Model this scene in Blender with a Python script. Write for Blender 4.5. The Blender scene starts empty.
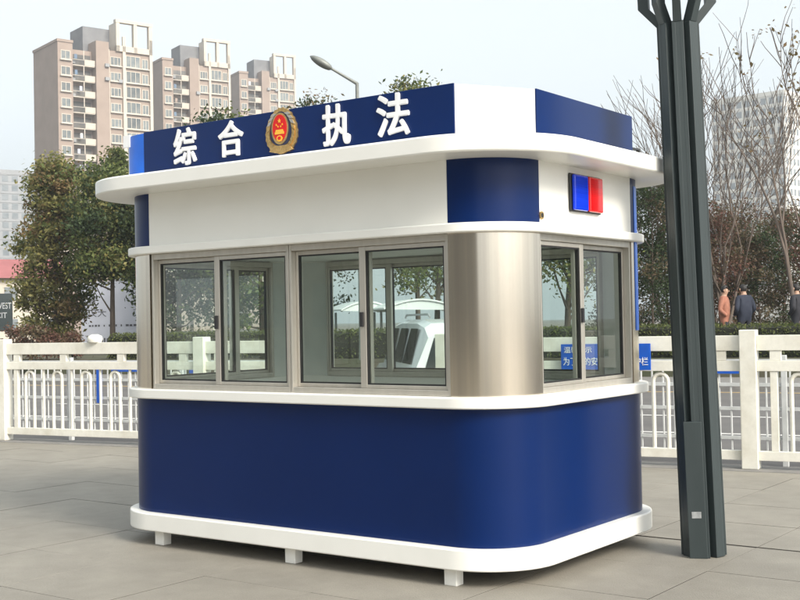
import bpy, bmesh, math, random
from mathutils import Vector, Matrix, noise
random.seed(7)
SC = bpy.context.scene
COL = SC.collection
rad = math.radians

# ------------------------------------------------------------------ camera
CAM = Vector((6.72078, -5.69591, 1.53252))
F = Vector((-0.589624, 0.807497, 0.017099))
RT = Vector((0.807280, 0.589866, -0.018896))
UP = Vector((0.025345, -0.002662, 0.999675))
FPX = 1186.75
cd = bpy.data.cameras.new('camera')
cam = bpy.data.objects.new('camera', cd)
COL.objects.link(cam)
M3 = Matrix((RT, UP, -F)).transposed()
cam.matrix_world = Matrix.Translation(CAM) @ M3.to_4x4()
cd.sensor_width = 36.0
cd.lens = FPX / 800.0 * 36.0
cd.clip_start = 0.1
cd.clip_end = 5000
SC.camera = cam

# ------------------------------------------------------------------ light
SUN_AZ = rad(12.0)       # plan direction of the sun: from +X, turned a little towards -Y
SUN_EL = rad(36.0)
sdir = Vector((math.cos(SUN_AZ) * math.cos(SUN_EL), -math.sin(SUN_AZ) * math.cos(SUN_EL), math.sin(SUN_EL)))
w = bpy.data.worlds.new('World')
SC.world = w
w.use_nodes = True
nt = w.node_tree
nt.nodes.clear()
sky = nt.nodes.new('ShaderNodeTexSky')
sky.sky_type = 'NISHITA'
sky.sun_disc = False
sky.sun_elevation = SUN_EL
sky.sun_rotation = math.atan2(sdir.x, sdir.y)
sky.altitude = 0
sky.air_density = 1.0
sky.dust_density = 6.0
sky.ozone_density = 1.0
hs = nt.nodes.new('ShaderNodeHueSaturation')
hs.inputs['Saturation'].default_value = 0.25
bg = nt.nodes.new('ShaderNodeBackground')
bg.inputs['Strength'].default_value = 0.15
out = nt.nodes.new('ShaderNodeOutputWorld')
nt.links.new(sky.outputs[0], hs.inputs['Color'])
veil = nt.nodes.new('ShaderNodeMix')          # thin white overcast veil over the clear sky
veil.data_type = 'RGBA'
veil.inputs['Factor'].default_value = 0.6
veil.inputs['B'].default_value = (3.25, 3.62, 3.74, 1)
nt.links.new(hs.outputs[0], veil.inputs['A'])
nt.links.new(veil.outputs['Result'], bg.inputs['Color'])
nt.links.new(bg.outputs[0], out.inputs[0])
sl = bpy.data.lights.new('sun', 'SUN')
sl.energy = 2.0
sl.angle = rad(20)
sl.color = (1.0, 0.93, 0.82)
so = bpy.data.objects.new('sun', sl)
COL.objects.link(so)
so.rotation_euler = (-sdir).to_track_quat('-Z', 'Y').to_euler()
so.location = (30, -10, 40)
SC.view_settings.view_transform = 'Standard'
SC.view_settings.look = 'None'
SC.view_settings.gamma = 1.0
SC.view_settings.exposure = 1.1
SC.render.engine = 'CYCLES'
SC.cycles.max_bounces = 8
SC.cycles.transparent_max_bounces = 24
SC.cycles.use_denoising = True

# ------------------------------------------------------------------ materials
def srgb(r, g, b):
    f = lambda c: (c / 255 / 12.92) if c / 255 <= 0.04045 else ((c / 255 + 0.055) / 1.055) ** 2.4
    return (f(r), f(g), f(b), 1)

MATS = {}
def mat(name, c1, c2=None, rough=0.5, metal=0.0, scale=8.0, stretch=(1, 1, 1), bump=0.0, bscale=None,
        island=False, objrand=0.0, coat=0.0, spec=0.5, detail=4, lo=0.35, hi=0.65, rvar=0.0):
    """Principled material: two base colours mixed by noise (or per loose leaf), optional fine bump"""
    m = bpy.data.materials.new(name)
    m.use_nodes = True
    t = m.node_tree
    b = t.nodes['Principled BSDF']
    b.inputs['Roughness'].default_value = rough
    b.inputs['Metallic'].default_value = metal
    b.inputs['Coat Weight'].default_value = coat
    b.inputs['Specular IOR Level'].default_value = spec
    c1 = tuple(c1)[:3] + (1,)
    c2 = tuple(c2)[:3] + (1,) if c2 else c1
    tc = t.nodes.new('ShaderNodeTexCoord')
    mp = t.nodes.new('ShaderNodeMapping')
    mp.inputs['Scale'].default_value = stretch
    t.links.new(tc.outputs['Object'], mp.inputs['Vector'])
    nz = t.nodes.new('ShaderNodeTexNoise')
    nz.inputs['Scale'].default_value = scale
    nz.inputs['Detail'].default_value = detail
    t.links.new(mp.outputs[0], nz.inputs['Vector'])
    mr = t.nodes.new('ShaderNodeMapRange')
    mr.inputs['From Min'].default_value = lo
    mr.inputs['From Max'].default_value = hi
    fac = nz.outputs['Fac']
    t.links.new(fac, mr.inputs['Value'])
    fac = mr.outputs[0]
    if island:
        g = t.nodes.new('ShaderNodeNewGeometry')
        fac = g.outputs['Random Per Island']
    mx = t.nodes.new('ShaderNodeMix')
    mx.data_type = 'RGBA'
    mx.inputs['A'].default_value = c1
    mx.inputs['B'].default_value = c2
    t.links.new(fac, mx.inputs['Factor'])
    col = mx.outputs['Result']
    if objrand:
        oi = t.nodes.new('ShaderNodeObjectInfo')
        r = t.nodes.new('ShaderNodeMapRange')
        r.inputs['To Min'].default_value = 1 - objrand
        r.inputs['To Max'].default_value = 1 + objrand
        t.links.new(oi.outputs['Random'], r.inputs['Value'])
        vm = t.nodes.new('ShaderNodeVectorMath')
        vm.operation = 'SCALE'
        t.links.new(col, vm.inputs[0])
        t.links.new(r.outputs[0], vm.inputs['Scale'])
        col = vm.outputs[0]
    t.links.new(col, b.inputs['Base Color'])
    if rvar:
        rr = t.nodes.new('ShaderNodeMapRange')
        rr.inputs['To Min'].default_value = rough - rvar
        rr.inputs['To Max'].default_value = rough + rvar
        t.links.new(nz.outputs['Fac'], rr.inputs['Value'])
        t.links.new(rr.outputs[0], b.inputs['Roughness'])
    if bump:
        bp = t.nodes.new('ShaderNodeBump')
        bp.inputs['Strength'].default_value = bump
        bp.inputs['Distance'].default_value = 0.01
        n2 = t.nodes.new('ShaderNodeTexNoise')
        n2.inputs['Scale'].default_value = bscale or scale * 6
        n2.inputs['Detail'].default_value = 5
        t.links.new(mp.outputs[0], n2.inputs['Vector'])
        t.links.new(n2.outputs['Fac'], bp.inputs['Height'])
        t.links.new(bp.outputs[0], b.inputs['Normal'])
    MATS[name] = m
    return m

def leafmat(name, c1, c2, rough=0.55, trans=0.4):
    m = mat(name, c1, c2, rough=rough, island=True, spec=0.3)
    t = m.node_tree
    b = t.nodes['Principled BSDF']
    tr = t.nodes.new('ShaderNodeBsdfTranslucent')
    src = b.inputs['Base Color'].links[0].from_socket
    t.links.new(src, tr.inputs['Color'])
    ms = t.nodes.new('ShaderNodeMixShader')
    ms.inputs[0].default_value = trans
    o = [n for n in t.nodes if n.type == 'OUTPUT_MATERIAL'][0]
    t.links.new(b.outputs[0], ms.inputs[1])
    t.links.new(tr.outputs[0], ms.inputs[2])
    t.links.new(ms.outputs[0], o.inputs['Surface'])
    return m

def glassmat(name, tint, refl=0.07, rough=0.0, gcol=(1, 1, 1, 1)):
    m = bpy.data.materials.new(name)
    m.use_nodes = True
    t = m.node_tree
    t.nodes.clear()
    o = t.nodes.new('ShaderNodeOutputMaterial')
    tr = t.nodes.new('ShaderNodeBsdfTransparent')
    tr.inputs['Color'].default_value = tint
    gl = t.nodes.new('ShaderNodeBsdfGlossy')
    gl.inputs['Roughness'].default_value = rough
    gl.inputs['Color'].default_value = gcol
    lw = t.nodes.new('ShaderNodeLayerWeight')          # Schlick reflectance, the same from both sides of the sheet
    lw.inputs['Blend'].default_value = 0.5
    pw = t.nodes.new('ShaderNodeMath')
    pw.operation = 'POWER'
    pw.inputs[1].default_value = 5.0
    fr = t.nodes.new('ShaderNodeMath')
    fr.operation = 'MULTIPLY_ADD'
    fr.inputs[1].default_value = 0.85
    fr.inputs[2].default_value = refl
    t.links.new(lw.outputs['Facing'], pw.inputs[0])
    t.links.new(pw.outputs[0], fr.inputs[0])
    ms = t.nodes.new('ShaderNodeMixShader')
    t.links.new(fr.outputs[0], ms.inputs[0])
    t.links.new(tr.outputs[0], ms.inputs[1])
    t.links.new(gl.outputs[0], ms.inputs[2])
    t.links.new(ms.outputs[0], o.inputs[0])
    MATS[name] = m
    return m

mat('navy', srgb(2, 32, 83), srgb(1, 30, 79), rough=0.28, scale=1.2, spec=0.22)
mat('navy_sign', srgb(2, 34, 86), srgb(2, 32, 82), rough=0.28, scale=2, spec=0.3)
mat('film_blue', srgb(0, 105, 220), srgb(0, 95, 205), rough=0.35, scale=6)
mat('white_paint', (0.84, 0.83, 0.78), (0.81, 0.80, 0.75), rough=0.38, scale=3, coat=0.15)
mat('white_letter', (0.82, 0.82, 0.82), rough=0.45)
mat('steel', (0.74, 0.67, 0.56), (0.60, 0.54, 0.46), rough=0.17, metal=1.0, scale=16, stretch=(1, 1, 0.004), rvar=0.08, detail=4)
mat('frame_steel', (0.55, 0.52, 0.465), (0.50, 0.475, 0.42), rough=0.36, metal=0.6, scale=20, stretch=(1, 1, 0.2), rvar=0.08)
mat('gasket', (0.012, 0.012, 0.012), rough=0.6)
mat('inner', (0.72, 0.74, 0.71), (0.68, 0.70, 0.67), rough=0.6)
mat('inner_floor', (0.16, 0.15, 0.13), (0.20, 0.19, 0.17), rough=0.5)
glassmat('glass', (0.90, 0.975, 0.94, 1), refl=0.095)
mat('gold', (0.72, 0.50, 0.22), (0.55, 0.36, 0.14), rough=0.35, metal=0.85, scale=60)
mat('silver', (0.62, 0.58, 0.52), rough=0.35, metal=0.85)
mat('emblem_navy', (0.02, 0.025, 0.06), rough=0.4)
mat('red_enamel', srgb(205, 25, 22), rough=0.3)
mat('yellow_enamel', srgb(235, 175, 60), rough=0.3)
mat('lens_blue', srgb(10, 50, 200), srgb(15, 60, 220), rough=0.15, stretch=(1, 1, 40), scale=4, coat=0.5)
mat('lens_red', srgb(225, 10, 15), srgb(205, 8, 12), rough=0.15, stretch=(1, 1, 40), scale=4, coat=0.5)
mat('black_plastic', (0.02, 0.02, 0.022), rough=0.4)
mat('column_green', srgb(50, 59, 60), srgb(44, 53, 54), rough=0.5, metal=0.0, scale=5, stretch=(1, 1, 0.2), bump=0.05, bscale=80)
mat('plate', (0.35, 0.36, 0.36), (0.25, 0.26, 0.26), rough=0.4, scale=40)
mat('fence_white', (0.74, 0.72, 0.64), (0.62, 0.59, 0.50), rough=0.45, scale=4, lo=0.45, hi=0.75)
mat('fence_grey', (0.62, 0.63, 0.62), (0.50, 0.51, 0.50), rough=0.5, scale=6)
mat('slab', (0.235, 0.217, 0.182), (0.215, 0.198, 0.167), rough=0.65, scale=3.0, bump=0.35, bscale=90, objrand=0.035, rvar=0.1, detail=12)
def weather(name, grain=140.0, amp=0.22, broad=0.55, bamp=0.16):
    t = MATS[name].node_tree
    b = t.nodes['Principled BSDF']
    src = b.inputs['Base Color'].links[0].from_socket
    geo = t.nodes.new('ShaderNodeNewGeometry')
    prev = None
    for sc_, am in ((grain, amp), (broad, bamp), (broad * 7, bamp * 0.6)):
        n = t.nodes.new('ShaderNodeTexNoise')
        n.inputs['Scale'].default_value = sc_
        n.inputs['Detail'].default_value = 6
        n.inputs['Roughness'].default_value = 0.65
        t.links.new(geo.outputs['Position'], n.inputs['Vector'])
        m = t.nodes.new('ShaderNodeMapRange')
        m.inputs['From Min'].default_value = 0.25
        m.inputs['From Max'].default_value = 0.75
        m.inputs['To Min'].default_value = 1 - am
        m.inputs['To Max'].default_value = 1 + am
        t.links.new(n.outputs['Fac'], m.inputs['Value'])
        if prev is None:
            prev = m.outputs[0]
        else:
            mm = t.nodes.new('ShaderNodeMath')
            mm.operation = 'MULTIPLY'
            t.links.new(prev, mm.inputs[0])
            t.links.new(m.outputs[0], mm.inputs[1])
            prev = mm.outputs[0]
    vm = t.nodes.new('ShaderNodeVectorMath')
    vm.operation = 'SCALE'
    t.links.new(src, vm.inputs[0])
    t.links.new(prev, vm.inputs['Scale'])
    t.links.new(vm.outputs[0], b.inputs['Base Color'])
weather('slab')
weather('fence_white', 30, 0.05, 1.5, 0.07)
mat('mortar', (0.05, 0.044, 0.038), (0.035, 0.031, 0.028), rough=0.9, scale=10)
mat('kerb', (0.22, 0.21, 0.195), (0.17, 0.165, 0.155), rough=0.8, scale=6, bump=0.2)
mat('asphalt', (0.125, 0.118, 0.112), (0.10, 0.095, 0.092), rough=0.85, scale=1.2, bump=0.2, bscale=60, detail=8)
mat('earth', (0.16, 0.14, 0.11), (0.12, 0.11, 0.085), rough=0.95, scale=0.6, detail=8)
mat('soil', (0.10, 0.085, 0.06), (0.06, 0.075, 0.035), rough=0.95, scale=1.5, bump=0.5)
mat('line_white', (0.62, 0.61, 0.58), (0.45, 0.44, 0.42), rough=0.8, scale=8)
mat('line_yellow', (0.58, 0.40, 0.14), (0.42, 0.30, 0.13), rough=0.8, scale=8)
mat('blue_board', srgb(18, 88, 190), srgb(22, 80, 175), rough=0.4)
mat('bark', (0.11, 0.085, 0.065), (0.07, 0.055, 0.043), rough=0.95, scale=12, stretch=(1, 1, 0.25), bump=0.5)
mat('bark_pale', (0.145, 0.112, 0.09), (0.095, 0.074, 0.06), rough=0.9, scale=10, stretch=(1, 1, 0.25), bump=0.3)
leafmat('leaf_olive', (0.30, 0.265, 0.09), (0.14, 0.15, 0.052))
leafmat('leaf_green', (0.17, 0.20, 0.06), (0.075, 0.105, 0.034))
leafmat('leaf_dark', (0.065, 0.095, 0.036), (0.030, 0.050, 0.020))
leafmat('leaf_brown', (0.24, 0.15, 0.07), (0.14, 0.12, 0.045))
leafmat('leaf_red', (0.21, 0.095, 0.075), (0.10, 0.080, 0.045))
leafmat('leaf_rust', (0.18, 0.125, 0.075), (0.085, 0.085, 0.042))
leafmat('leaf_hedge', (0.16, 0.18, 0.055), (0.05, 0.07, 0.024))
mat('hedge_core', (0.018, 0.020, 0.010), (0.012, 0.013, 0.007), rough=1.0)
mat('brick_brown', (0.33, 0.258, 0.215), (0.29, 0.225, 0.185), rough=0.85, scale=0.35, detail=8)
mat('cream', (0.56, 0.50, 0.42), (0.50, 0.45, 0.38), rough=0.8, scale=0.5)
mat('roof_grey', (0.20, 0.20, 0.205), (0.16, 0.16, 0.165), rough=0.8, scale=0.6)
mat('far_glass', (0.09, 0.115, 0.125), (0.19, 0.20, 0.19), rough=0.18, objrand=0.35, scale=0.7)
mat('balcony_dark', (0.10, 0.10, 0.10), (0.16, 0.15, 0.13), rough=0.7, objrand=0.3, scale=1)
mat('pale_block', (0.33, 0.335, 0.34), (0.28, 0.29, 0.295), rough=0.85, scale=0.2)
mat('white_block', (0.66, 0.64, 0.58), (0.60, 0.58, 0.53), rough=0.8, scale=0.2)
mat('block_glass', (0.16, 0.185, 0.20), (0.24, 0.26, 0.27), rough=0.2, scale=0.3)
mat('red_roof', (0.33, 0.12, 0.12), (0.28, 0.10, 0.10), rough=0.8, scale=1)
mat('backdrop_wall', (0.36, 0.325, 0.28), (0.31, 0.28, 0.24), rough=0.85, scale=0.3)
mat('hoarding', (0.46, 0.48, 0.55), (0.42, 0.44, 0.51), rough=0.6, scale=1)
mat('ink', (0.06, 0.06, 0.07), rough=0.6)
mat('sign_dark', (0.07, 0.09, 0.09), (0.09, 0.11, 0.11), rough=0.4)
mat('lamp_grey', (0.22, 0.23, 0.21), (0.18, 0.19, 0.175), rough=0.5, metal=0.2)
mat('lamp_glass', (0.45, 0.46, 0.44), rough=0.25)
mat('car_white', (0.72, 0.73, 0.74), rough=0.25, coat=0.5)
mat('car_glass', (0.02, 0.026, 0.028), rough=0.08)
mat('tyre', (0.02, 0.02, 0.02), rough=0.9)
mat('canopy_white', (0.74, 0.76, 0.76), (0.68, 0.70, 0.70), rough=0.5, scale=1)
mat('canopy_blue', (0.10, 0.16, 0.24), rough=0.4)
mat('skin', (0.42, 0.26, 0.18), rough=0.6)
mat('hair', (0.012, 0.010, 0.009), rough=0.6)
mat('jacket_orange', (0.36, 0.15, 0.095), (0.27, 0.11, 0.07), rough=0.8, scale=10)
mat('jacket_navy', (0.012, 0.017, 0.035), (0.02, 0.026, 0.045), rough=0.8, scale=10)
mat('jacket_black', (0.012, 0.013, 0.018), (0.02, 0.02, 0.026), rough=0.8, scale=10)
mat('trousers', (0.02, 0.021, 0.028), rough=0.9)

# ------------------------------------------------------------------ helpers
def at(px, D, z=0.0):
    """point D metres in front of the camera, in the vertical plane of an image column"""
    p = CAM + D * (F + RT * ((px - 400) / FPX))
    return Vector((p.x, p.y, z))

def obj(name, me, m=None, parent=None, loc=None):
    o = bpy.data.objects.new(name, me)
    COL.objects.link(o)
    if m is not None and me is not None and not me.materials:
        me.materials.append(MATS[m])
    if parent is not None:
        o.parent = parent
    if loc is not None:
        o.location = loc
    return o

def tag(o, label, cat, group=None, kind=None):
    o['label'] = label
    o['category'] = cat
    if group:
        o['group'] = group
    if kind:
        o['kind'] = kind
    return o

def empty(name, loc=(0, 0, 0), rz=0.0):
    o = bpy.data.objects.new(name, None)
    COL.objects.link(o)
    o.location = loc
    o.rotation_euler = (0, 0, rz)
    o.empty_display_size = 0.3
    return o

def struct(o):
    o['kind'] = 'structure'
    return o

class MB:
    def __init__(s):
        s.v, s.f, s.mi = [], [], []
    def add(s, vs, fs, mi=0):
        n = len(s.v)
        s.v += [tuple(p) for p in vs]
        s.f += [tuple(i + n for i in q) for q in fs]
        s.mi += [mi] * len(fs)
        return s
    def box(s, a, b, mi=0):
        (x0, y0, z0), (x1, y1, z1) = a, b
        x0, x1 = min(x0, x1), max(x0, x1)
        y0, y1 = min(y0, y1), max(y0, y1)
        z0, z1 = min(z0, z1), max(z0, z1)
        vs = [(x0, y0, z0), (x1, y0, z0), (x1, y1, z0), (x0, y1, z0), (x0, y0, z1), (x1, y0, z1), (x1, y1, z1), (x0, y1, z1)]
        return s.add(vs, [(3, 2, 1, 0), (4, 5, 6, 7), (0, 1, 5, 4), (1, 2, 6, 5), (2, 3, 7, 6), (3, 0, 4, 7)], mi)
    def cbox(s, c, d, mi=0):
        return s.box([c[i] - d[i] / 2 for i in range(3)], [c[i] + d[i] / 2 for i in range(3)], mi)
    def prism(s, pts, z0, z1, mi=0):
        n = len(pts)
        vs = [(p[0], p[1], z0) for p in pts] + [(p[0], p[1], z1) for p in pts]
        fs = [tuple(range(n - 1, -1, -1)), tuple(range(n, 2 * n))]
        fs += [(i, (i + 1) % n, n + (i + 1) % n, n + i) for i in range(n)]
        return s.add(vs, fs, mi)
    def ring(s, po, pi, z0, z1, closed=True, mi=0):
        n = len(po)
        vs = [(p[0], p[1], z0) for p in po] + [(p[0], p[1], z1) for p in po] + [(p[0], p[1], z0) for p in pi] + [(p[0], p[1], z1) for p in pi]
        fs = []
        for i in range(n if closed else n - 1):
            j = (i + 1) % n
            fs += [(i, j, n + j, n + i), (2 * n + j, 2 * n + i, 3 * n + i, 3 * n + j), (n + i, n + j, 3 * n + j, 3 * n + i), (j, i, 2 * n + i, 2 * n + j)]
        if not closed:
            k = n - 1
            fs += [(0, n, 3 * n, 2 * n), (n + k, k, 2 * n + k, 3 * n + k)]
        return s.add(vs, fs, mi)
    def tube(s, pts, rs, sides=6, cap=True, mi=0):
        pts = [Vector(p) for p in pts]
        if not isinstance(rs, (list, tuple)):
            rs = [rs] * len(pts)
        rings = []
        up = None
        for i, p in enumerate(pts):
            d = (pts[min(i + 1, len(pts) - 1)] - pts[max(i - 1, 0)])
            d = d.normalized() if d.length > 1e-9 else Vector((0, 0, 1))
            if up is None:
                up = Vector((1, 0, 0)) if abs(d.z) > 0.9 else Vector((0, 0, 1))
            a = d.cross(up)
            if a.length < 1e-6:
                a = d.cross(Vector((0, 1, 0)))
            a.normalize()
            b = a.cross(d).normalized()
            up = b
            rings.append([p + rs[i] * (math.cos(t) * a + math.sin(t) * b) for t in [2 * math.pi * k / sides for k in range(sides)]])
        vs = [q for r in rings for q in r]
        fs = []
        for i in range(len(pts) - 1):
            for k in range(sides):
                k2 = (k + 1) % sides
                fs.append((i * sides + k, i * sides + k2, (i + 1) * sides + k2, (i + 1) * sides + k))
        if cap:
            fs.append(tuple(range(sides - 1, -1, -1)))
            fs.append(tuple((len(pts) - 1) * sides + k for k in range(sides)))
        return s.add(vs, fs, mi)
    def mesh(s, name='m', smooth=None):
        me = bpy.data.meshes.new(name)
        me.from_pydata(s.v, [], s.f)
        bm = bmesh.new()
        bm.from_mesh(me)
        bmesh.ops.recalc_face_normals(bm, faces=bm.faces)
        bm.to_mesh(me)
        bm.free()
        if any(s.mi):
            me.polygons.foreach_set('material_index', s.mi)
        if smooth is not None:
            me.polygons.foreach_set('use_smooth', [True] * len(me.polygons))
            me.set_sharp_from_angle(angle=rad(smooth))
        me.update()
        return me
    def build(s, name, m, parent=None, smooth=None, bevel=0.0, loc=None):
        me = s.mesh(name, smooth)
        for x in (m if isinstance(m, (list, tuple)) else [m]):
            me.materials.append(MATS[x])
        o = obj(name, me, None, parent, loc)
        if bevel:
            bv = o.modifiers.new('bevel', 'BEVEL')
            bv.width = bevel
            bv.segments = 2
            bv.limit_method = 'ANGLE'
            bv.angle_limit = rad(40)
        return o

def text_mesh(s, w_, h_, ext=0.008, bold=0.0, keep=False, fat=0.0):
    """a mesh of the written word in the XZ plane facing -Y, fitted to w x h about the origin"""
    c = bpy.data.curves.new('t', 'FONT')
    c.body = s
    c.size = 1.0
    c.offset = bold
    c.extrude = 0.05
    o = bpy.data.objects.new('t', c)
    COL.objects.link(o)
    dg = bpy.context.evaluated_depsgraph_get()
    me = bpy.data.meshes.new_from_object(o.evaluated_get(dg))
    bpy.data.objects.remove(o)
    bpy.data.curves.remove(c)
    xs = [v.co.x for v in me.vertices]
    ys = [v.co.y for v in me.vertices]
    x0, x1, y0, y1 = min(xs), max(xs), min(ys), max(ys)
    sx, sy = w_ / (x1 - x0), h_ / (y1 - y0)
    if keep:
        sx = sy = min(sx, sy)
    for v in me.vertices:
        x, y, z = v.co
        v.co = ((x - (x0 + x1) / 2) * sx, -z / 0.05 * ext, (y - (y0 + y1) / 2) * sy)
    me.update()
    if fat:                                   # heavy weight: the outline swept round a small circle, each copy a hair deeper
        b = MB()
        vs = [v.co.copy() for v in me.vertices]
        fs = [tuple(p.vertices) for p in me.polygons]
        kx, kz = 1 - 2 * fat / w_, 1 - 2 * fat / h_
        for i in range(13):
            t = 2 * math.pi * i / 12
            q = fat if i < 12 else 0
            sh_ = Vector((q * math.cos(t), 0.0003 * (i - 12), q * math.sin(t)))
            b.add([Vector((v.x * kx, v.y, v.z * kz)) + sh_ for v in vs], fs)
        bpy.data.meshes.remove(me)
        me = bpy.data.meshes.new('letter')
        me.from_pydata(b.v, [], b.f)
        me.update()
    return me

# ------------------------------------------------------------------ setting: ground, road, pavement
FA, FB = 5.329, 0.165                       # fence line  y = FA + FB x
FU = Vector((1, FB, 0)).normalized()        # along the fence
FN = Vector((-FB, 1, 0)).normalized()       # away from the plaza
F0 = Vector((-7.15, FA + FB * -7.15, 0))    # foot of the first fence post
def fp(s, n=0.0, z=0.0):
    p = F0 + FU * s + FN * n
    return Vector((p.x, p.y, z))

def sheet(name, m, pts, z, parent=None, t=0.0):
    b = MB()
    if t:
        b.prism([(p[0], p[1]) for p in pts], z - t, z)
    else:
        b.add([(p[0], p[1], z) for p in pts], [tuple(range(len(pts)))])
    return b.build(name, m, parent)

struct(sheet('ground', 'earth', [(-700, -700), (700, -700), (700, 700), (-700, 700)], -0.16))
NR0, NR1 = 0.25, 14.2
struct(sheet('road', 'asphalt', [fp(-120, NR0), fp(120, NR0), fp(120, NR1), fp(-120, NR1)], -0.12))
for n0, m, nm, segs in ((7.4, 'line_white', 'lane_marking', [(-60 + 9 * i, -54 + 9 * i) for i in range(14)]), (4.6, 'line_white', 'lane_line', [(-60, 60)]), (13.4, 'line_yellow', 'edge_line', [(-60, 60)])):
    for a, b_ in segs:
        struct(sheet(nm, m, [fp(a, n0), fp(b_, n0), fp(b_, n0 + 0.15), fp(a, n0 + 0.15)], -0.116))
b = MB()
for n0, n1, z0, z1 in ((14.2, 14.5, -0.15, 0.04), (14.502, 17.0, -0.15, 0.02)):
    b.prism([fp(-120, n0), fp(120, n0), fp(120, n1), fp(-120, n1)], z0, z1)
struct(b.build('far_pavement', 'kerb'))
BED = 0.48
b = MB()
q = [fp(-160, 17.0), fp(160, 17.0), fp(160, 75), fp(-160, 75)]
b.prism(q, -0.15, BED)
struct(b.build('planting_bed', 'soil'))

# pavement of large stone slabs in a grid parallel with the kiosk
PX0, PY0, PS = -1.90 - 0.84 * 10, 1.96 - 0.84 * 8, 0.84
NX, NY = 18, 13
SL_X1, SL_Y0 = PX0 + NX * PS, PY0
pav = empty('pavement', (0, 0, 0))
struct(pav)
def clip(poly, n_max):
    res = []
    g = lambda p: (Vector((p[0], p[1], 0)) - F0).dot(FN) - n_max
    for i in range(len(poly)):
        p, q = poly[i], poly[(i + 1) % len(poly)]
        gp, gq = g(p), g(q)
        if gp <= 0:
            res.append(p)
        if gp * gq < 0:
            t = gp / (gp - gq)
            res.append((p[0] + t * (q[0] - p[0]), p[1] + t * (q[1] - p[1])))
    return res
NK = -0.16
bed_poly = clip([(PX0, SL_Y0), (SL_X1, SL_Y0), (SL_X1, PY0 + (NY + 3) * PS), (PX0, PY0 + (NY + 3) * PS)], NK)
b = MB()
b.prism(bed_poly, -0.15, -0.012)
b.build('mortar_bed', 'mortar', pav)
def slab_mesh(poly, ox, oy):
    """a slab with a 3 mm arris"""
    b = MB()
    cx = sum(p[0] for p in poly) / len(poly)
    cy = sum(p[1] for p in poly) / len(poly)
    n = len(poly)
    inn = []
    for p in poly:
        d = Vector((cx - p[0], cy - p[1]))
        inn.append((p[0] + d.x * 0.002, p[1] + d.y * 0.002))
    vs = [(p[0] - ox, p[1] - oy, -0.028) for p in poly] + [(p[0] - ox, p[1] - oy, -0.0008) for p in poly] + [(p[0] - ox, p[1] - oy, 0) for p in inn]
    fs = [tuple(range(2 * n, 3 * n))]
    for i in range(n):
        j = (i + 1) % n
        fs += [(i, j, n + j, n + i), (n + i, n + j, 2 * n + j, 2 * n + i)]
    b.add(vs, fs)
    b.mi = [0] + [1, 0] * n                    # the sides are stained by the joint dirt
    return b.mesh('slab')
GAP = 0.0022
full = slab_mesh([(GAP, GAP), (PS - GAP, GAP), (PS - GAP, PS - GAP), (GAP, PS - GAP)], 0, 0)
full.materials.append(MATS['slab'])
full.materials.append(MATS['mortar'])
rs = random.Random(3)
for j in range(NY + 3):
    for i in range(NX):
        x0, y0 = PX0 + i * PS, PY0 + j * PS
        g = 0.006 if (j == 8 or j == 7) and i >= 14 else GAP
        sq = [(x0 + GAP, y0 + (0.034 if (j == 8 and i >= 14) else GAP)), (x0 + PS - GAP, y0 + (0.034 if (j == 8 and i >= 14) else GAP)), (x0 + PS - GAP, y0 + PS - GAP), (x0 + GAP, y0 + PS - GAP)]
        c = clip(sq, NK)
        if len(c) < 3:
            continue
        dz = rs.uniform(-0.0012, 0.0012)
        if len(c) == 4 and all((Vector((p[0], p[1], 0)) - F0).dot(FN) < NK - 0.001 for p in c) and not (j == 8 and i >= 14):
            o = obj('slab', full, None, pav, (x0, y0, dz))
        else:
            me = slab_mesh(c, x0, y0)
            me.materials.append(MATS['slab'])
            me.materials.append(MATS['mortar'])
            o = obj('slab', me, None, pav, (x0, y0, dz))
        o.rotation_euler = (rs.uniform(-0.0008, 0.0008), rs.uniform(-0.0008, 0.0008), 0)
# the same paving beyond the built slabs, out of view
far = 60
for k, poly in enumerate(([(-far, -far), (far, -far), (far, SL_Y0 - 0.002), (-far, SL_Y0 - 0.002)],
                          [(-far, SL_Y0), (PX0 - 0.002, SL_Y0), (PX0 - 0.002, far), (-far, far)],
                          [(SL_X1 + 0.002, SL_Y0), (far, SL_Y0), (far, far), (SL_X1 + 0.002, far)])):
    c = clip(poly, NK)
    b = MB()
    b.prism(c, -0.15, 0)
    b.build('paving_field', 'slab', pav)
b = MB()
b.prism([fp(-120, NK + 0.002), fp(120, NK + 0.002), fp(120, NR0 - 0.002), fp(-120, NR0 - 0.002)], -0.16, 0.012)
struct(b.build('kerb', 'kerb', bevel=0.012))

# ------------------------------------------------------------------ kiosk
L, W, R = 3.3, 2.009, 0.3886
z0, z1, z2, z3, z4, z5, z6, z7, z8 = 0.1016, 0.2229, 1.0188, 1.0857, 2.0285, 2.0844, 2.4548, 2.5585, 2.9231
eb, el, eu, er = 0.063, 0.059, 0.050, 0.273
kiosk = empty('kiosk', (0, 0, 0))
tag(kiosk, 'blue and white kiosk with rounded steel corners, lettered roof signboard and sliding windows', 'kiosk')

def arc(cx, cy, rx, ry, a0, a1, n):
    return [(cx + rx * math.cos(rad(a0 + (a1 - a0) * i / n)), cy + ry * math.sin(rad(a0 + (a1 - a0) * i / n))) for i in range(n + 1)]

def outline(e, n=20):
    r = R + e
    x0, x1, y0, y1 = -e, L + e, -e, W + e
    return arc(x0 + r, y0 + r, r, r, 180, 270, n) + arc(x1 - r, y0 + r, r, r, 270, 360, n) + arc(x1 - r, y1 - r, r, r, 0, 90, n) + arc(x0 + r, y1 - r, r, r, 90, 180, n)

def band(name, m, e_out, e_in, za, zb, bevel=0.0):
    return MB().ring(outline(e_out), outline(e_in), za, zb).build(name, m, kiosk, smooth=35, bevel=bevel)

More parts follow.
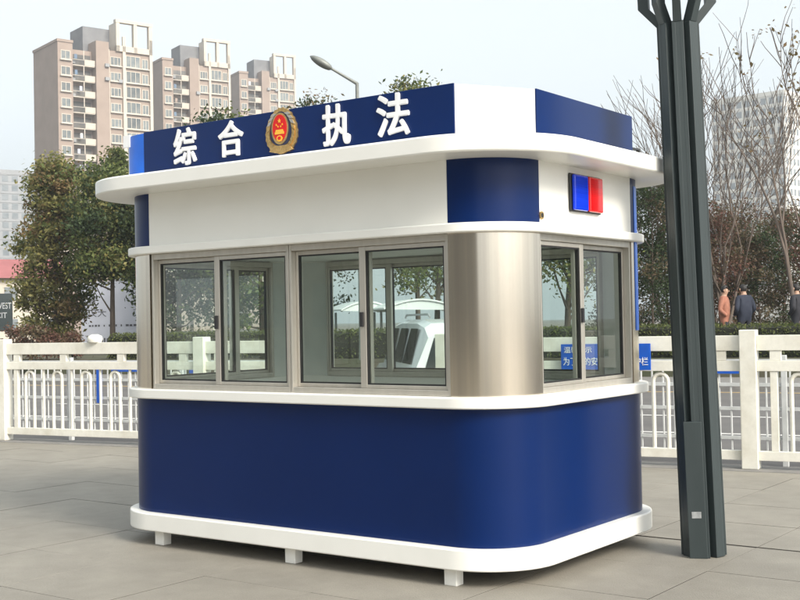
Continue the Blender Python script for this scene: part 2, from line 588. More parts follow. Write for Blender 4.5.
MB().ring(outline(eb), outline(-0.25), z0, z1).build('base_trim', 'white_paint', kiosk, smooth=35, bevel=0.008)
MB().prism(outline(-0.252), z0 + 0.01, z1 - 0.02).build('floor_deck', 'inner_floor', kiosk)
band('lower_wall', 'navy', 0.0, -0.05, z1, z2)
band('window_ledge', 'white_paint', el, -0.07, z2, z3, 0.008)
band('upper_trim', 'white_paint', eu, -0.05, z4, z5, 0.008)
MB().prism(outline(er), z6, z7).build('roof_slab', 'white_paint', kiosk, smooth=35, bevel=0.012)
MB().prism(outline(-0.052), z4 + 0.01, z4 + 0.04).build('ceiling', 'inner', kiosk)
MB().ring(outline(-0.054), outline(-0.07), z1 + 0.0, z2 - 0.002).build('inner_lining', 'inner', kiosk, smooth=35)
for lx in (0.41, 1.62, 2.845):
    for ly in (-0.008, W - 0.08):
        MB().box((lx, ly, 0.0), (lx + 0.085, ly + 0.075, z0 - 0.001)).build('leg', 'white_paint', kiosk, bevel=0.004)
MB().box((0.3, 0.45, z0 - 0.03), (3.0, 0.5, z0 - 0.002)).build('underframe_bar', 'black_plastic', kiosk)

corners = [(R, R, 180), (L - R, R, 270), (L - R, W - R, 0), (R, W - R, 90)]
for k, (cx, cy, a0) in enumerate(corners):
    MB().ring(arc(cx, cy, R, R, a0, a0 + 90, 24), arc(cx, cy, R - 0.035, R - 0.035, a0, a0 + 90, 24), z3, z4, closed=False).build('steel_corner', 'steel', kiosk, smooth=35)
    MB().ring(arc(cx, cy, R - 0.037, R - 0.037, a0, a0 + 90, 16), arc(cx, cy, R - 0.045, R - 0.045, a0, a0 + 90, 16), z3, z4, closed=False).build('corner_lining', 'inner', kiosk, smooth=35)
    MB().ring(arc(cx, cy, R, R, a0 + 0.2, a0 + 89.8, 24), arc(cx, cy, R - 0.03, R - 0.03, a0 + 0.2, a0 + 89.8, 24), z5, z6, closed=False).build('upper_corner_panel', 'navy', kiosk, smooth=35)
# the rear corner still wears a strip of its protective film
MB().ring(arc(L - R, W - R, R + 0.004, R + 0.004, 8, 40, 10), arc(L - R, W - R, R + 0.001, R + 0.001, 8, 40, 10), z3 + 0.35, z6 - 0.05, closed=False).build('protective_film', 'film_blue', kiosk, smooth=35)

def P(side, u, d, z):
    return {'front': (u, d, z), 'back': (u, W - d, z), 'right': (L - d, u, z), 'left': (d, u, z)}[side]
def pbox(b, side, u0, u1, d0, d1, za, zb):
    return b.box(P(side, u0, d0, za), P(side, u1, d1, zb))
for side, u0, u1 in (('front', R, L - R), ('back', R, L - R), ('left', R, W - R), ('right', R, W - R)):
    pbox(MB(), side, u0 + 0.001, u1 - 0.001, 0.0, 0.03, z5, z6).build('upper_panel', 'white_paint', kiosk)

def window(side, u0, u1, mid, flip=False):
    za, zb = z3 + 0.001, z4 - 0.001
    b = MB()
    t = 0.018
    pbox(b, side, u0, u0 + t, 0.006, 0.085, za, zb)
    pbox(b, side, u1 - t, u1, 0.006, 0.085, za, zb)
    pbox(b, side, u0 + t, u1 - t, 0.008, 0.085, za, za + 0.035)
    pbox(b, side, u0 + t, u1 - t, 0.008, 0.085, zb - 0.04, zb)
    fr = b.build('window', 'frame_steel', kiosk, bevel=0.003)
    for k, (a, c) in enumerate(((u0 + t + 0.001, mid + 0.03), (mid - 0.03, u1 - t - 0.001))):
        d0 = 0.018 if (k == 1) != flip else 0.050
        d1 = d0 + 0.028
        sa, sb = za + 0.036, zb - 0.041
        b = MB()
        sl_, sr_ = (0.020, 0.048) if k == 0 else (0.048, 0.020)
        pbox(b, side, a, a + sl_, d0, d1, sa, sb)
        pbox(b, side, c - sr_, c, d0, d1, sa, sb)
        pbox(b, side, a + sl_, c - sr_, d0 + 0.001, d1 - 0.001, sa, sa + 0.022)
        pbox(b, side, a + sl_, c - sr_, d0 + 0.001, d1 - 0.001, sb - 0.026, sb)
        b.build('sash', 'frame_steel', fr, bevel=0.003)
        ga, gc, gza, gzb = a + sl_, c - sr_, sa + 0.022, sb - 0.026
        b = MB()
        e = 0.009
        g0, g1 = d0 + 0.004, d1 - 0.004
        pbox(b, side, ga, ga + e, g0, g1, gza, gzb)
        pbox(b, side, gc - e, gc, g0, g1, gza, gzb)
        pbox(b, side, ga + e, gc - e, g0, g1, gza, gza + e)
        pbox(b, side, ga + e, gc - e, g0, g1, gzb - e, gzb)
        b.build('gasket', 'gasket', fr)
        dm = (d0 + d1) / 2
        b = MB()
        vs = [P(side, ga + e, dm, gza + e), P(side, gc - e, dm, gza + e), P(side, gc - e, dm, gzb - e), P(side, ga + e, dm, gzb - e)]
        b.add(vs, [(0, 1, 2, 3)])
        b.build('pane', 'glass', fr)
    b = MB()
    zl = (za + zb) / 2 - 0.06
    pbox(b, side, mid - 0.022, mid + 0.002, 0.002, 0.0175, zl, zl + 0.09)
    b.build('latch', 'black_plastic', fr, bevel=0.003)
    return fr
window('front', R + 0.012, 1.680, 1.033)
window('front', 1.684, L - R - 0.004, 2.272)
window('right', R + 0.004, W - R - 0.004, 0.935, True)
window('back', R + 0.004, 1.64, 1.03)
window('back', 1.644, L - R - 0.004, 2.27)
window('left', R + 0.004, W - R - 0.004, 1.19)

# roof signboard
SFY, SRX = 0.134, 3.166
left_arc = arc(0.21, 0.134 + 0.10, 0.25, 0.10, 180, 270, 10)
front_pts = [(0.211, SFY), (2.891, SFY)]
near_arc = [(2.892, SFY), (SRX, 0.598)]     # a flat white facet cuts the near corner
core = left_arc + near_arc + [(SRX, 1.94), (-0.04, 1.94)]
MB().prism(core, z7 + 0.001, z8 - 0.004).build('sign_core', 'white_paint', kiosk, smooth=35)
sp = MB().box((0.211, SFY - 0.012, z7 + 0.004), (2.891, SFY - 0.001, z8)).build('sign_panel', 'navy_sign', kiosk, bevel=0.002)
MB().box((SRX + 0.001, 0.598, z7 + 0.004), (SRX + 0.012, 1.94, z8)).build('sign_panel', 'navy_sign', kiosk, bevel=0.002)
MB().ring([(p[0] - (0.008 if i < 9 else 0.003), p[1] - 0.008 * i / 10) for i, p in enumerate(left_arc)], [(p[0] - 0.001, p[1] - 0.001) for p in left_arc], z7 + 0.004, z8 - 0.008, closed=False).build('sign_end_panel', 'film_blue', kiosk, smooth=35)
MB().box((-0.072, 0.226, z7 + 0.004), (-0.0505, 0.256, z8 + 0.006)).build('sign_edge_strip', 'white_paint', kiosk)
MB().box((-0.040, 0.148, z8 - 0.085), (0.03, 0.163, z8 + 0.003)).build('film_tab', 'white_letter', kiosk)
b = MB()
b.box((SRX - 0.02, 1.945, z7 + 0.004), (SRX + 0.006, 2.075, z7 + 0.012)).box((SRX - 0.02, 2.063, z7 + 0.012), (SRX + 0.006, 2.075, z7 + 0.14)).box((SRX - 0.02, 1.945, z7 + 0.14), (SRX + 0.006, 2.075, z7 + 0.152))
b.build('sign_bracket', 'black_plastic', kiosk)
for ch, xa, xb, zc in (('综', 0.531, 0.755, 2.775), ('合', 0.970, 1.200, 2.785), ('执', 1.893, 2.118, 2.775), ('法', 2.328, 2.574, 2.785)):
    me = text_mesh(ch, xb - xa, 0.262 if ch != '合' else 0.245, 0.006, 0.0, fat=0.0055)
    obj('letter', me, 'white_letter', sp, ((xa + xb) / 2, SFY - 0.0185, zc))

# emblem on the signboard
EX, EZ, EY = 1.545, 2.775, SFY - 0.012
em = empty('emblem_anchor', (0, 0, 0))
bpy.data.objects.remove(em)
def xz(pts, ya, yb, mi=0):
    b = MB()
    n = len(pts)
    b.add([(p[0], ya, p[1]) for p in pts] + [(p[0], yb, p[1]) for p in pts], [tuple(range(n)), tuple(range(2 * n - 1, n - 1, -1))] + [(i, n + i, n + (i + 1) % n, (i + 1) % n) for i in range(n)], mi)
    return b
def egg(wd, hu, hd, n=40, rip=0.0, k=0):
    res = []
    for i in range(n):
        t = 2 * math.pi * i / n
        x, z = math.sin(t), math.cos(t)
        r = 1 + (rip if i % 2 else 0)
        res.append((EX + x * wd * r * (1 - 0.10 * z), EZ + z * (hu if z > 0 else hd) * r))
    return res
em = xz(egg(0.134, 0.160, 0.135, 44, 0.045), EY - 0.012, EY).build('emblem', 'gold', kiosk)
xz([(EX + x, EZ + z) for x, z in ((-0.07, -0.085), (-0.105, -0.118), (-0.05, -0.130), (0, -0.142), (0.05, -0.130), (0.105, -0.118), (0.07, -0.085))], EY - 0.019, EY - 0.001).build('emblem_ribbon', 'gold', em, bevel=0.003)
for sgn in (-1, 1):
    for i in range(9):
        t = rad(35 + i * 14.5) * sgn
        cx, cz = EX + math.sin(t) * 0.108, EZ + math.cos(t) * (0.145 if math.cos(t) > 0 else 0.112)
        d = Vector((math.cos(t) * sgn, -math.sin(t) * sgn))
        d = Vector((-math.sin(t) * 0.4 + d.x * -0.9, -math.cos(t) * 0.4 + d.y * -0.9)).normalized()
        nn = Vector((-d.y, d.x))
        q = [Vector((cx, cz)) + d * 0.030, Vector((cx, cz)) + nn * 0.011, Vector((cx, cz)) - d * 0.026, Vector((cx, cz)) - nn * 0.011]
        xz([(v.x, v.y) for v in q], EY - 0.020, EY - 0.0121).build('wreath_leaf', 'gold' if i > 2 else 'silver', em)
xz(egg(0.094, 0.138, 0.088), EY - 0.0165, EY - 0.0122).build('emblem_field', 'emblem_navy', em)
def ell(cx, cz, a, c, n=32):
    return [(cx + a * math.sin(2 * math.pi * i / n), cz + c * math.cos(2 * math.pi * i / n)) for i in range(n)]
xz(ell(EX - 0.004, EZ + 0.025, 0.073, 0.104), EY - 0.021, EY - 0.0167).build('emblem_ring', 'gold', em)
xz(ell(EX - 0.004, EZ + 0.029, 0.060, 0.088), EY - 0.024, EY - 0.0212).build('emblem_disc', 'red_enamel', em)
def star(cx, cz, r):
    return [(cx + (r if i % 2 == 0 else r * 0.42) * math.sin(math.pi * i / 5), cz + (r if i % 2 == 0 else r * 0.42) * math.cos(math.pi * i / 5)) for i in range(10)]
for cx, cz, r in ((0, 0.075, 0.016), (-0.026, 0.050, 0.008), (0.026, 0.050, 0.008), (-0.012, 0.038, 0.008), (0.012, 0.038, 0.008)):
    xz(star(EX - 0.004 + cx, EZ + cz, r), EY - 0.0265, EY - 0.0242).build('star', 'yellow_enamel', em)
xz([(EX - 0.004 + x, EZ + z) for x, z in ((-0.040, 0.0), (-0.034, 0.006), (-0.030, 0.018), (0.030, 0.018), (0.034, 0.006), (0.040, 0.0), (0.040, -0.012), (-0.040, -0.012))], EY - 0.0265, EY - 0.0242).build('gate_mark', 'yellow_enamel', em)
xz(ell(EX - 0.004, EZ - 0.040, 0.026, 0.020, 20), EY - 0.0265, EY - 0.0242).build('gear_mark', 'yellow_enamel', em)
xz(ell(EX - 0.004, EZ - 0.038, 0.014, 0.011, 20), EY - 0.0285, EY - 0.0266).build('gear_hub', 'red_enamel', em)

# red and blue warning light on the end wall
wl = MB().box((L + 0.001, 0.745, 2.177), (L + 0.018, 1.155, 2.413)).build('warning_light', 'black_plastic', kiosk, bevel=0.012)
MB().box((L + 0.0185, 0.757, 2.185), (L + 0.042, 0.944, 2.405)).build('blue_lens', 'lens_blue', wl, bevel=0.014)
MB().box((L + 0.0185, 0.956, 2.185), (L + 0.042, 1.143, 2.405)).build('red_lens', 'lens_red', wl, bevel=0.014)
b = MB()
b.tube([(L + 0.0005, 0.405, 2.132), (L + 0.009, 0.405, 2.132)], 0.024, 16)
ch_ = b.build('cable_hole', 'gold', kiosk)
MB().tube([(L + 0.0092, 0.405, 2.132), (L + 0.0105, 0.405, 2.132)], 0.014, 16).build('hole_centre', 'black_plastic', ch_)

# ------------------------------------------------------------------ white road fence at the edge of the plaza
fence = empty('road_fence', F0, math.atan(FB))
tag(fence, 'white fence of square posts, paired flat rails and hooped bars along the pavement edge', 'fence')
BAY = 3.292
def fb(name, s0, s1, n0, n1, za, zb, m='fence_white', bevel=0.004):
    return MB().box((s0, n0, za), (s1, n1, zb)).build(name, m, fence, bevel=bevel)
hoop = MB()
hoop.tube([(-0.075, 0, 0.18), (-0.075, 0, 0.86)] + [(-0.075 * math.cos(rad(a)), 0, 0.865 + 0.075 * math.sin(rad(a))) for a in range(20, 180, 20)] + [(0.075, 0, 0.86), (0.075, 0, 0.18)], 0.0215, 8)
hoop_me = hoop.mesh('hoop', 60)
hoop_me.materials.append(MATS['fence_white'])
bar_me = MB().tube([(0, 0, 0.18), (0, 0, 0.97)], 0.019, 8).mesh('bar', 60)
bar_me.materials.append(MATS['fence_white'])
for k in range(5):
    s = k * BAY
    b = MB().box((s - 0.08, -0.08, 0.012), (s + 0.08, 0.08, 1.375))
    po = b.build('post', 'fence_white', fence, bevel=0.008)
    if k == 4:
        break
    a, c = s + 0.081, s + BAY - 0.081
    if k == 1:                              # the bay is open beyond a middle post: a way through for vehicles
        c = s + 1.45
        MB().box((c + 0.001, -0.08, 0.012), (c + 0.161, 0.08, 1.375)).build('post', 'fence_white', fence, bevel=0.008)
    fb('top_rail', a, c, -0.035, 0.035, 1.170, 1.320)
    fb('middle_rail', a, c, -0.035, 0.035, 0.968, 1.072)
    fb('bottom_rail', a, c, -0.035, 0.035, 0.095, 0.188)
    fb('end_stile', s + 0.20, s + 0.27, -0.026, 0.026, 0.189, 0.967)
    for q in ((0.20, 1.02) if k == 1 else (0.20, 1.02, 1.98, 2.96)):
        fb('spacer', s + q, s + q + 0.11, -0.028, 0.028, 1.073, 1.169)
    for h in range(2 if k == 1 else 6):
        x = s + 0.47 + 0.485 * h
        obj('hoop', hoop_me, None, fence, (x, 0, 0))
        if h < 5:
            obj('bar', bar_me, None, fence, (x + 0.2425, 0, 0))
bb = MB()
bb.tube([(1.60, 0, 1.3205), (1.60, 0, 1.36), (1.60, 0, 1.40), (1.60, 0, 1.425)], [0.085, 0.10, 0.09, 0.04], 14)
bb.build('rail_cap', 'fence_white', fence, smooth=50)

# blue notice plate on the rails
nb = empty('notice_board', fp(8.445, -0.085, 1.115), math.atan(FB))
tag(nb, 'blue rectangular notice plate with white lettering fixed to the white fence rails behind the kiosk', 'sign')
MB().box((-0.475, -0.008, -0.135), (0.475, 0.008, 0.135)).build('plate', 'blue_board', nb, bevel=0.002)
obj('lettering', text_mesh('温馨提示', 0.30, 0.065, 0.0015, 0.0), 'white_letter', nb, (-0.29, -0.0105, 0.075))
obj('lettering', text_mesh('为了您的安全请勿翻越护栏', 0.90, 0.085, 0.0015, 0.0), 'white_letter', nb, (0.0, -0.0105, -0.045))

# thinner grey guardrail between the lanes behind it
gr = empty('guardrail', fp(0, 1.3, -0.12), math.atan(FB))
tag(gr, 'thin grey-white guardrail with close vertical bars on the road behind the white fence', 'guardrail')
for z in (0.30, 0.62, 0.88, 1.14):
    for xa, xb in ((-4, 4.0), (8.0, 16)):
        MB().box((xa, -0.016, z - 0.018), (xb, 0.016, z + 0.018)).build('rail', 'fence_grey', gr)
for k in (0, 1, 2, 3, 4, 6, 7, 8, 9, 10):
    MB().box((-4 + 2 * k - 0.03, -0.03, 0.0), (-4 + 2 * k + 0.03, 0.03, 1.2)).build('post', 'fence_grey', gr, bevel=0.005)
b = MB()
for k in range(160):
    x = -3.94 + 0.125 * k
    if abs((x + 4) / 2 - round((x + 4) / 2)) * 2 > 0.04 and not 4.0 < x < 8.0:
        b.tube([(x, 0, 0.10), (x, 0, 1.12)], 0.011, 5)
o = b.build('bars', 'fence_grey', gr)
o['kind'] = 'stuff'
for k, (s, wd, za, zb) in enumerate(((0.55, 0.10, 0.55, 1.12), (1.05, 0.55, 1.0, 1.14), (2.28, 0.28, 0.98, 1.14), (2.22, 0.22, 0.72, 0.90), (9.28, 0.50, 1.00, 1.13), (10.35, 0.30, 1.0, 1.13), (10.30, 0.16, 0.78, 0.93))):
    MB().box((s - wd / 2, -0.028, za), (s + wd / 2, -0.018, zb)).build('blue_plate', 'blue_board', gr)

# ------------------------------------------------------------------ clustered lamp column
lc = empty('lamp_column', (3.773, 1.589, 0.0))
tag(lc, 'dark green clustered steel column with five posts that branch at the top, beside the kiosk', 'lamp post')
camang = math.atan2(CAM.y - 1.605, CAM.x - 3.795)
MB().tube([(0, 0, 0.0), (0, 0, 3.42)], 0.07, 10).build('core', 'column_green', lc, smooth=40)
for a in (-100, -50, 0, 50, 100, 180):
    t = camang + rad(a)
    d, n = Vector((math.cos(t), math.sin(t), 0)), Vector((-math.sin(t), math.cos(t), 0))
    def rect(r0, r1, hw, z):
        return [d * r0 - n * hw + Vector((0, 0, z)), d * r1 - n * hw + Vector((0, 0, z)), d * r1 + n * hw + Vector((0, 0, z)), d * r0 + n * hw + Vector((0, 0, z))]
    def loft(rs_):
        b = MB()
        vs = [p for r in rs_ for p in r]
        fs = [(0, 1, 2, 3), tuple(4 * (len(rs_) - 1) + i for i in (3, 2, 1, 0))]
        for k in range(len(rs_) - 1):
            for i in range(4):
                j = (i + 1) % 4
                fs.append((4 * k + i, 4 * k + j, 4 * k + 4 + j, 4 * k + 4 + i))
        return b.add(vs, fs)
    def chan(r0, r1, hw, z):
        return [d * a_ + n * (b_ * hw) + Vector((0, 0, z)) for a_, b_ in ((r0, -1), (r1, -1), (r1, -0.4), (r1 - 0.001, -0.36), (r1 - 0.001, 0.36), (r1, 0.4), (r1, 1), (r0, 1))]
    c0, c1 = chan(0.040, 0.136, 0.039, 0.0), chan(0.040, 0.129, 0.037, 3.40)
    MB().add(c0 + c1, [tuple(range(7, -1, -1)), tuple(range(8, 16))] + [(i, (i + 1) % 8, 8 + (i + 1) % 8, 8 + i) for i in range(8)]).build('post', 'column_green', lc, bevel=0.003)
    if a == 180:
        continue
    o_ = 0.115 if abs(a) > 60 else 0.05
    loft([rect(0.062, 0.132, 0.028, 3.398), rect(0.062 + o_, 0.132 + o_, 0.026, 3.53), rect(0.066 + o_, 0.130 + o_, 0.025, 4.6)]).build('arm', 'column_green', lc, bevel=0.003)
t = camang
d, n = Vector((math.cos(t), math.sin(t), 0)), Vector((-math.sin(t), math.cos(t), 0))
def facebox(b, u0, u1, d0, d1, za, zb):
    vs = []
    for z in (za, zb):
        for u, q in ((u0, d0), (u1, d0), (u1, d1), (u0, d1)):
            vs.append(n * u + d * q + Vector((0, 0, z)))
    return b.add(vs, [(0, 1, 2, 3), (4, 5, 6, 7), (0, 1, 5, 4), (1, 2, 6, 5), (2, 3, 7, 6), (3, 0, 4, 7)])
facebox(MB(), -0.088, 0.024, 0.05, 0.150, 0.0, 0.86).build('service_cover', 'column_green', lc, bevel=0.004)
facebox(MB(), -0.062, -0.004, 0.1505, 0.153, 0.255, 0.295).build('label_plate', 'plate', lc)
lc.rotation_euler = (Vector(RT).cross(Vector((0, 0, 1))).normalized() * 0).to_tuple()
lean = 0.027
ax = Vector((F.x, F.y, 0)).normalized()
lc.rotation_mode = 'AXIS_ANGLE'
lc.rotation_axis_angle = (-lean, ax.x, ax.y, 0)

# ------------------------------------------------------------------ street lamp
sp_ = at(361, 32, BED)
st = empty('street_lamp', sp_)
tag(st, 'slim grey street lamp with a bent arm and oval head rising behind the signboard', 'street lamp')
rt2 = Vector((RT.x, RT.y, 0)).normalized()
hz = 1.53 + (321 - 82) / FPX * 32 - BED
MB().tube([(0, 0, 0), (0, 0, 0.5), (0, 0, hz)], [0.09, 0.075, 0.05], 10).build('pole', 'lamp_grey', st, smooth=40)
a0 = Vector((0, 0, hz - 0.02))
a1 = a0 - rt2 * 0.70 + Vector((0, 0, 0.43))
MB().tube([a0, a0 - rt2 * 0.1 + Vector((0, 0, 0.06)), a1], [0.05, 0.045, 0.035], 8).build('arm', 'lamp_grey', st, smooth=40)
b = MB()
dirh = (a1 - a0).normalized()
hd = []
for i in range(9):
    f_ = i / 8
    rr = 0.035 + 0.175 * math.sin(math.pi * (0.08 + 0.88 * f_)) ** 0.8
    hd.append((a1 + dirh * (-0.05 + 0.70 * f_), rr if 0 < i < 8 else 0.03))
b.tube([h[0] for h in hd], [h[1] for h in hd], 12)
ho = b.mesh('lamp_head', 60)
cz_ = a1.z
nrm = dirh.cross(Vector((-rt2.y, rt2.x, 0))).normalized()
for v in ho.vertices:
    k = (v.co - a1).dot(nrm)
    v.co -= nrm * k * 0.45
ho.materials.append(MATS['lamp_grey'])
obj('lamp_head', ho, None, st)

# ------------------------------------------------------------------ haze
hm = bpy.data.materials.new('haze')
hm.use_nodes = True
hm.node_tree.nodes.clear()
ho_ = hm.node_tree.nodes.new('ShaderNodeOutputMaterial')
hv = hm.node_tree.nodes.new('ShaderNodeVolumePrincipled')
hv.inputs['Color'].default_value = (0.92, 0.95, 1.0, 1)
hv.inputs['Density'].default_value = 0.0008
hv.inputs['Anisotropy'].default_value = 0.3
hm.node_tree.links.new(hv.outputs[0], ho_.inputs['Volume'])
MATS['haze'] = hm
hz_ = MB().box((-720, -720, -1.2), (720, 720, 90)).build('haze', 'haze')
hz_['kind'] = 'stuff'

# ------------------------------------------------------------------ plants
def leaf_quads(b, c, n, sig, size, rnd, mi=0, flat=0.0):
    for _ in range(n):
        p = Vector((rnd.gauss(0, sig[0]), rnd.gauss(0, sig[1]), rnd.gauss(0, sig[2]))) + c
        nn_ = Vector((rnd.gauss(0, 1), rnd.gauss(0, 1), rnd.gauss(0.9, 0.8)))
        a = nn_.cross(Vector((rnd.uniform(-1, 1), rnd.uniform(-1, 1), rnd.uniform(-1, 1))))
        if a.length < 0.1:
            continue
        a.normalize()
        e = a.cross(nn_)
        if e.length < 0.05:
            continue
        e.normalize()
        s = size * rnd.uniform(0.6, 1.3)
        b.add([p - a * s * 0.5, p + e * s * 0.26, p + a * s * 0.5, p - e * s * 0.26], [(0, 1, 2, 3)], mi)

def leaf_mesh(b, name):
    me = bpy.data.meshes.new(name)
    me.from_pydata(b.v, [], b.f)
    if any(b.mi):
        me.polygons.foreach_set('material_index', b.mi)
    me.update()
    return me

def evergreen(name, loc, h, rx, zc0, seed, mats, label, group, nclump=70, nleaf=130, leaf=0.17, cat='tree', stem=0.11, top=0.35):
    rnd = random.Random(seed)
    root = empty(name, loc)
    tag(root, label, cat, group)
    tr = MB()
    lean_ = Vector((rnd.uniform(-0.2, 0.2), rnd.uniform(-0.2, 0.2), 0))
    tp = [Vector((0, 0, -0.05)), Vector((0, 0, h * 0.25)) + lean_ * 0.3, Vector((0, 0, h * 0.55)) + lean_, Vector((0, 0, h * 0.9)) + lean_ * 1.2]
    tr.tube(tp, [stem, stem * 0.8, stem * 0.5, stem * 0.12], 8)
    cr = MB()
    cents = []
    for k in range(nclump):
        f_ = rnd.random() ** 0.85
        z = zc0 + (h - zc0) * f_
        env = rx * (math.sin(math.pi * min(1, 0.16 + 0.78 * f_)) ** top) * (1.0 - 0.35 * max(0, f_ - 0.6) / 0.4)
        t = rnd.uniform(0, 2 * math.pi)
        r = env * math.sqrt(rnd.uniform(0.05, 1.0)) * rnd.uniform(0.75, 1.12)
        c = Vector((r * math.cos(t), r * math.sin(t), z)) + lean_
        cents.append(c)
        sg = rx * rnd.uniform(0.13, 0.25)
        leaf_quads(cr, c, int(nleaf * rnd.uniform(0.5, 1.4)), (sg, sg, sg * 0.75), leaf, rnd, rnd.choice([0, 0, 1, 2]) if len(mats) > 2 else rnd.choice([0, 1]))
    for c in rnd.sample(cents, min(16, len(cents))):
        zb = max(0.15 * h, c.z - rnd.uniform(0.6, 1.4))
        s0 = Vector((0, 0, min(zb, h * 0.85))) + lean_ * (zb / h)
        m_ = s0.lerp(c, 0.55) + Vector((0, 0, -0.1))
        tr.tube([s0, m_, c], [stem * 0.35, stem * 0.22, stem * 0.06], 5)
    tr.build('trunk', 'bark', root, smooth=50)
    me = leaf_mesh(cr, 'crown')
    for m_ in mats:
        me.materials.append(MATS[m_])
    obj('crown', me, None, root)
    return root

GT = 'evergreen trees beyond the road'
evergreen('evergreen_tree', at(56, 45, BED), 7.3, 1.35, 0.5, 11, ['leaf_olive', 'leaf_green', 'leaf_brown'], 'olive evergreen tree with browned upper leaves in front of the tall brown tower', GT, 150, 165, 0.17, top=0.25)
evergreen('evergreen_tree', at(112, 43, BED), 6.6, 1.45, 2.75, 12, ['leaf_green', 'leaf_olive', 'leaf_dark'], 'dark green evergreen tree overhanging the pale hoarding', GT, 140, 150, 0.16, top=0.25)
evergreen('evergreen_tree', at(118, 56, BED), 9.3, 0.95, 2.5, 13, ['leaf_green', 'leaf_olive', 'leaf_dark'], 'slender evergreen treetop rising above the kiosk roof at its blue sign end', GT, 80, 110, 0.17)
evergreen('evergreen_tree', at(226, 47, BED), 9.2, 1.7, 1.6, 14, ['leaf_olive', 'leaf_green', 'leaf_dark'], 'evergreen tree whose crown tip shows above the character 合', GT, 110, 120, 0.18)
evergreen('evergreen_tree', at(316, 50, BED), 10.4, 1.5, 1.8, 15, ['leaf_dark', 'leaf_olive', 'leaf_brown'], 'evergreen tree whose thin tip shows above the signboard beside the street lamp', GT, 100, 100, 0.18)
evergreen('evergreen_tree', at(418, 46, BED), 10.35, 1.4, 2.2, 16, ['leaf_green', 'leaf_olive', 'leaf_dark'], 'evergreen tree whose rounded tip shows above the character 法', GT, 95, 110, 0.18)
evergreen('evergreen_tree', at(178, 42, BED), 6.2, 1.7, 1.0, 17, ['leaf_dark', 'leaf_green', 'leaf_dark'], 'dark evergreen tree seen only through the kiosk window over the fence post', GT, 100, 120, 0.18)
evergreen('evergreen_tree', at(262, 41, BED), 5.6, 1.6, 0.9, 18, ['leaf_dark', 'leaf_green', 'leaf_dark'], 'dark evergreen tree seen through the middle kiosk windows', GT, 90, 120, 0.18)
evergreen('evergreen_tree', at(436, 37, BED), 5.2, 1.3, 2.3, 19, ['leaf_green', 'leaf_olive', 'leaf_dark'], 'small evergreen tree seen through the window above the parked van', GT, 60, 90, 0.15)
evergreen('evergreen_tree', at(566, 34, BED), 5.4, 1.6, 1.9, 20, ['leaf_olive', 'leaf_green', 'leaf_dark'], 'evergreen tree with a clear trunk seen through the end window of the kiosk', GT, 70, 90, 0.15)

GR = 'tall reddish shrubs behind the low hedge'
sh = [(652, 36, 5.5, 1.1, 'leaf_dark'), (668, 38, 5.2, 1.2, 'leaf_rust'), (690, 38, 4.8, 1.2, 'leaf_red'), (716, 37, 4.3, 1.1, 'leaf_red'), (738, 39, 4.6, 1.2, 'leaf_rust'), (760, 38, 3.9, 1.1, 'leaf_rust'), (782, 40, 4.5, 1.2, 'leaf_rust'), (806, 38, 4.1, 1.2, 'leaf_red'), (630, 38, 4.6, 1.2, 'leaf_dark')]
shl = ['tall dark green shrub beside the rear corner of the kiosk', 'tall rust-brown shrub between the kiosk and the dark column',
       'dark brownish shrub mostly covered by the dark column', 'reddest tall shrub, just behind the person in orange',
       'tall rust-brown shrub behind the person in the navy coat', 'dark brownish shrub at the foot of the bare tree before the white block',
       'rust-brown shrub between the people in navy and in black', 'dark brownish shrub behind the person in the black coat',
       'dark shrub seen only through the end window of the kiosk']
for i, (px, D, h, rx, m) in enumerate(sh):
    lb = shl[i]
    evergreen('tall_shrub', at(px, D, BED), h, rx, 0.15, 40 + i, [m, 'leaf_rust', 'leaf_red' if i in (3, 4, 6) else 'leaf_dark'], lb, GR, 75, 120, 0.10, cat='shrub', stem=0.05, top=0.2)
for i, (px, D, h, rx, m) in enumerate(((14, 38.5, 0.95, 0.55, 'leaf_red'), (30, 38, 1.05, 0.6, 'leaf_rust'), (46, 38.4, 0.9, 0.5, 'leaf_red'), (72, 38.6, 0.8, 0.5, 'leaf_red'))):
    evergreen('red_shrub', at(px, D, BED), h, rx, 0.1, 60 + i, [m, 'leaf_red'], ['low red-leaved shrub below the dark lettered sign', 'taller rust-red low shrub before the browned evergreen tree', 'low red-leaved shrub at the foot of the browned evergreen tree', 'low red-leaved shrub beside the edge of the hoarding'][i], 'low red shrubs', 26, 60, 0.10, cat='shrub', stem=0.03, top=0.3)

# clipped hedge along the bed
rnd = random.Random(5)
hedge = empty('clipped_hedge', fp(0, 17.7, BED), math.atan(FB))
tag(hedge, 'long low clipped green hedge along the far side of the road', 'hedge')
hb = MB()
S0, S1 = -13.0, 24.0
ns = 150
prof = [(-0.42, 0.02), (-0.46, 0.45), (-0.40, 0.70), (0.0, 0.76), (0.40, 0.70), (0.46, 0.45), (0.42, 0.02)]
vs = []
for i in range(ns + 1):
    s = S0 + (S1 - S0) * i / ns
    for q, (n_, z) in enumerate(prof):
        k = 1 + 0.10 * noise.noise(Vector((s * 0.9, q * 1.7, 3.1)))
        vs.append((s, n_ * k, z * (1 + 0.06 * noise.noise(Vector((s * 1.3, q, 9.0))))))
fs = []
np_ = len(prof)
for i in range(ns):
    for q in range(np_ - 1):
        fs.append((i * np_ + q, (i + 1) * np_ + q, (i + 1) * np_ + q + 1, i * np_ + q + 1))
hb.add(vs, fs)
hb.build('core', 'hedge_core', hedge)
lf = MB()
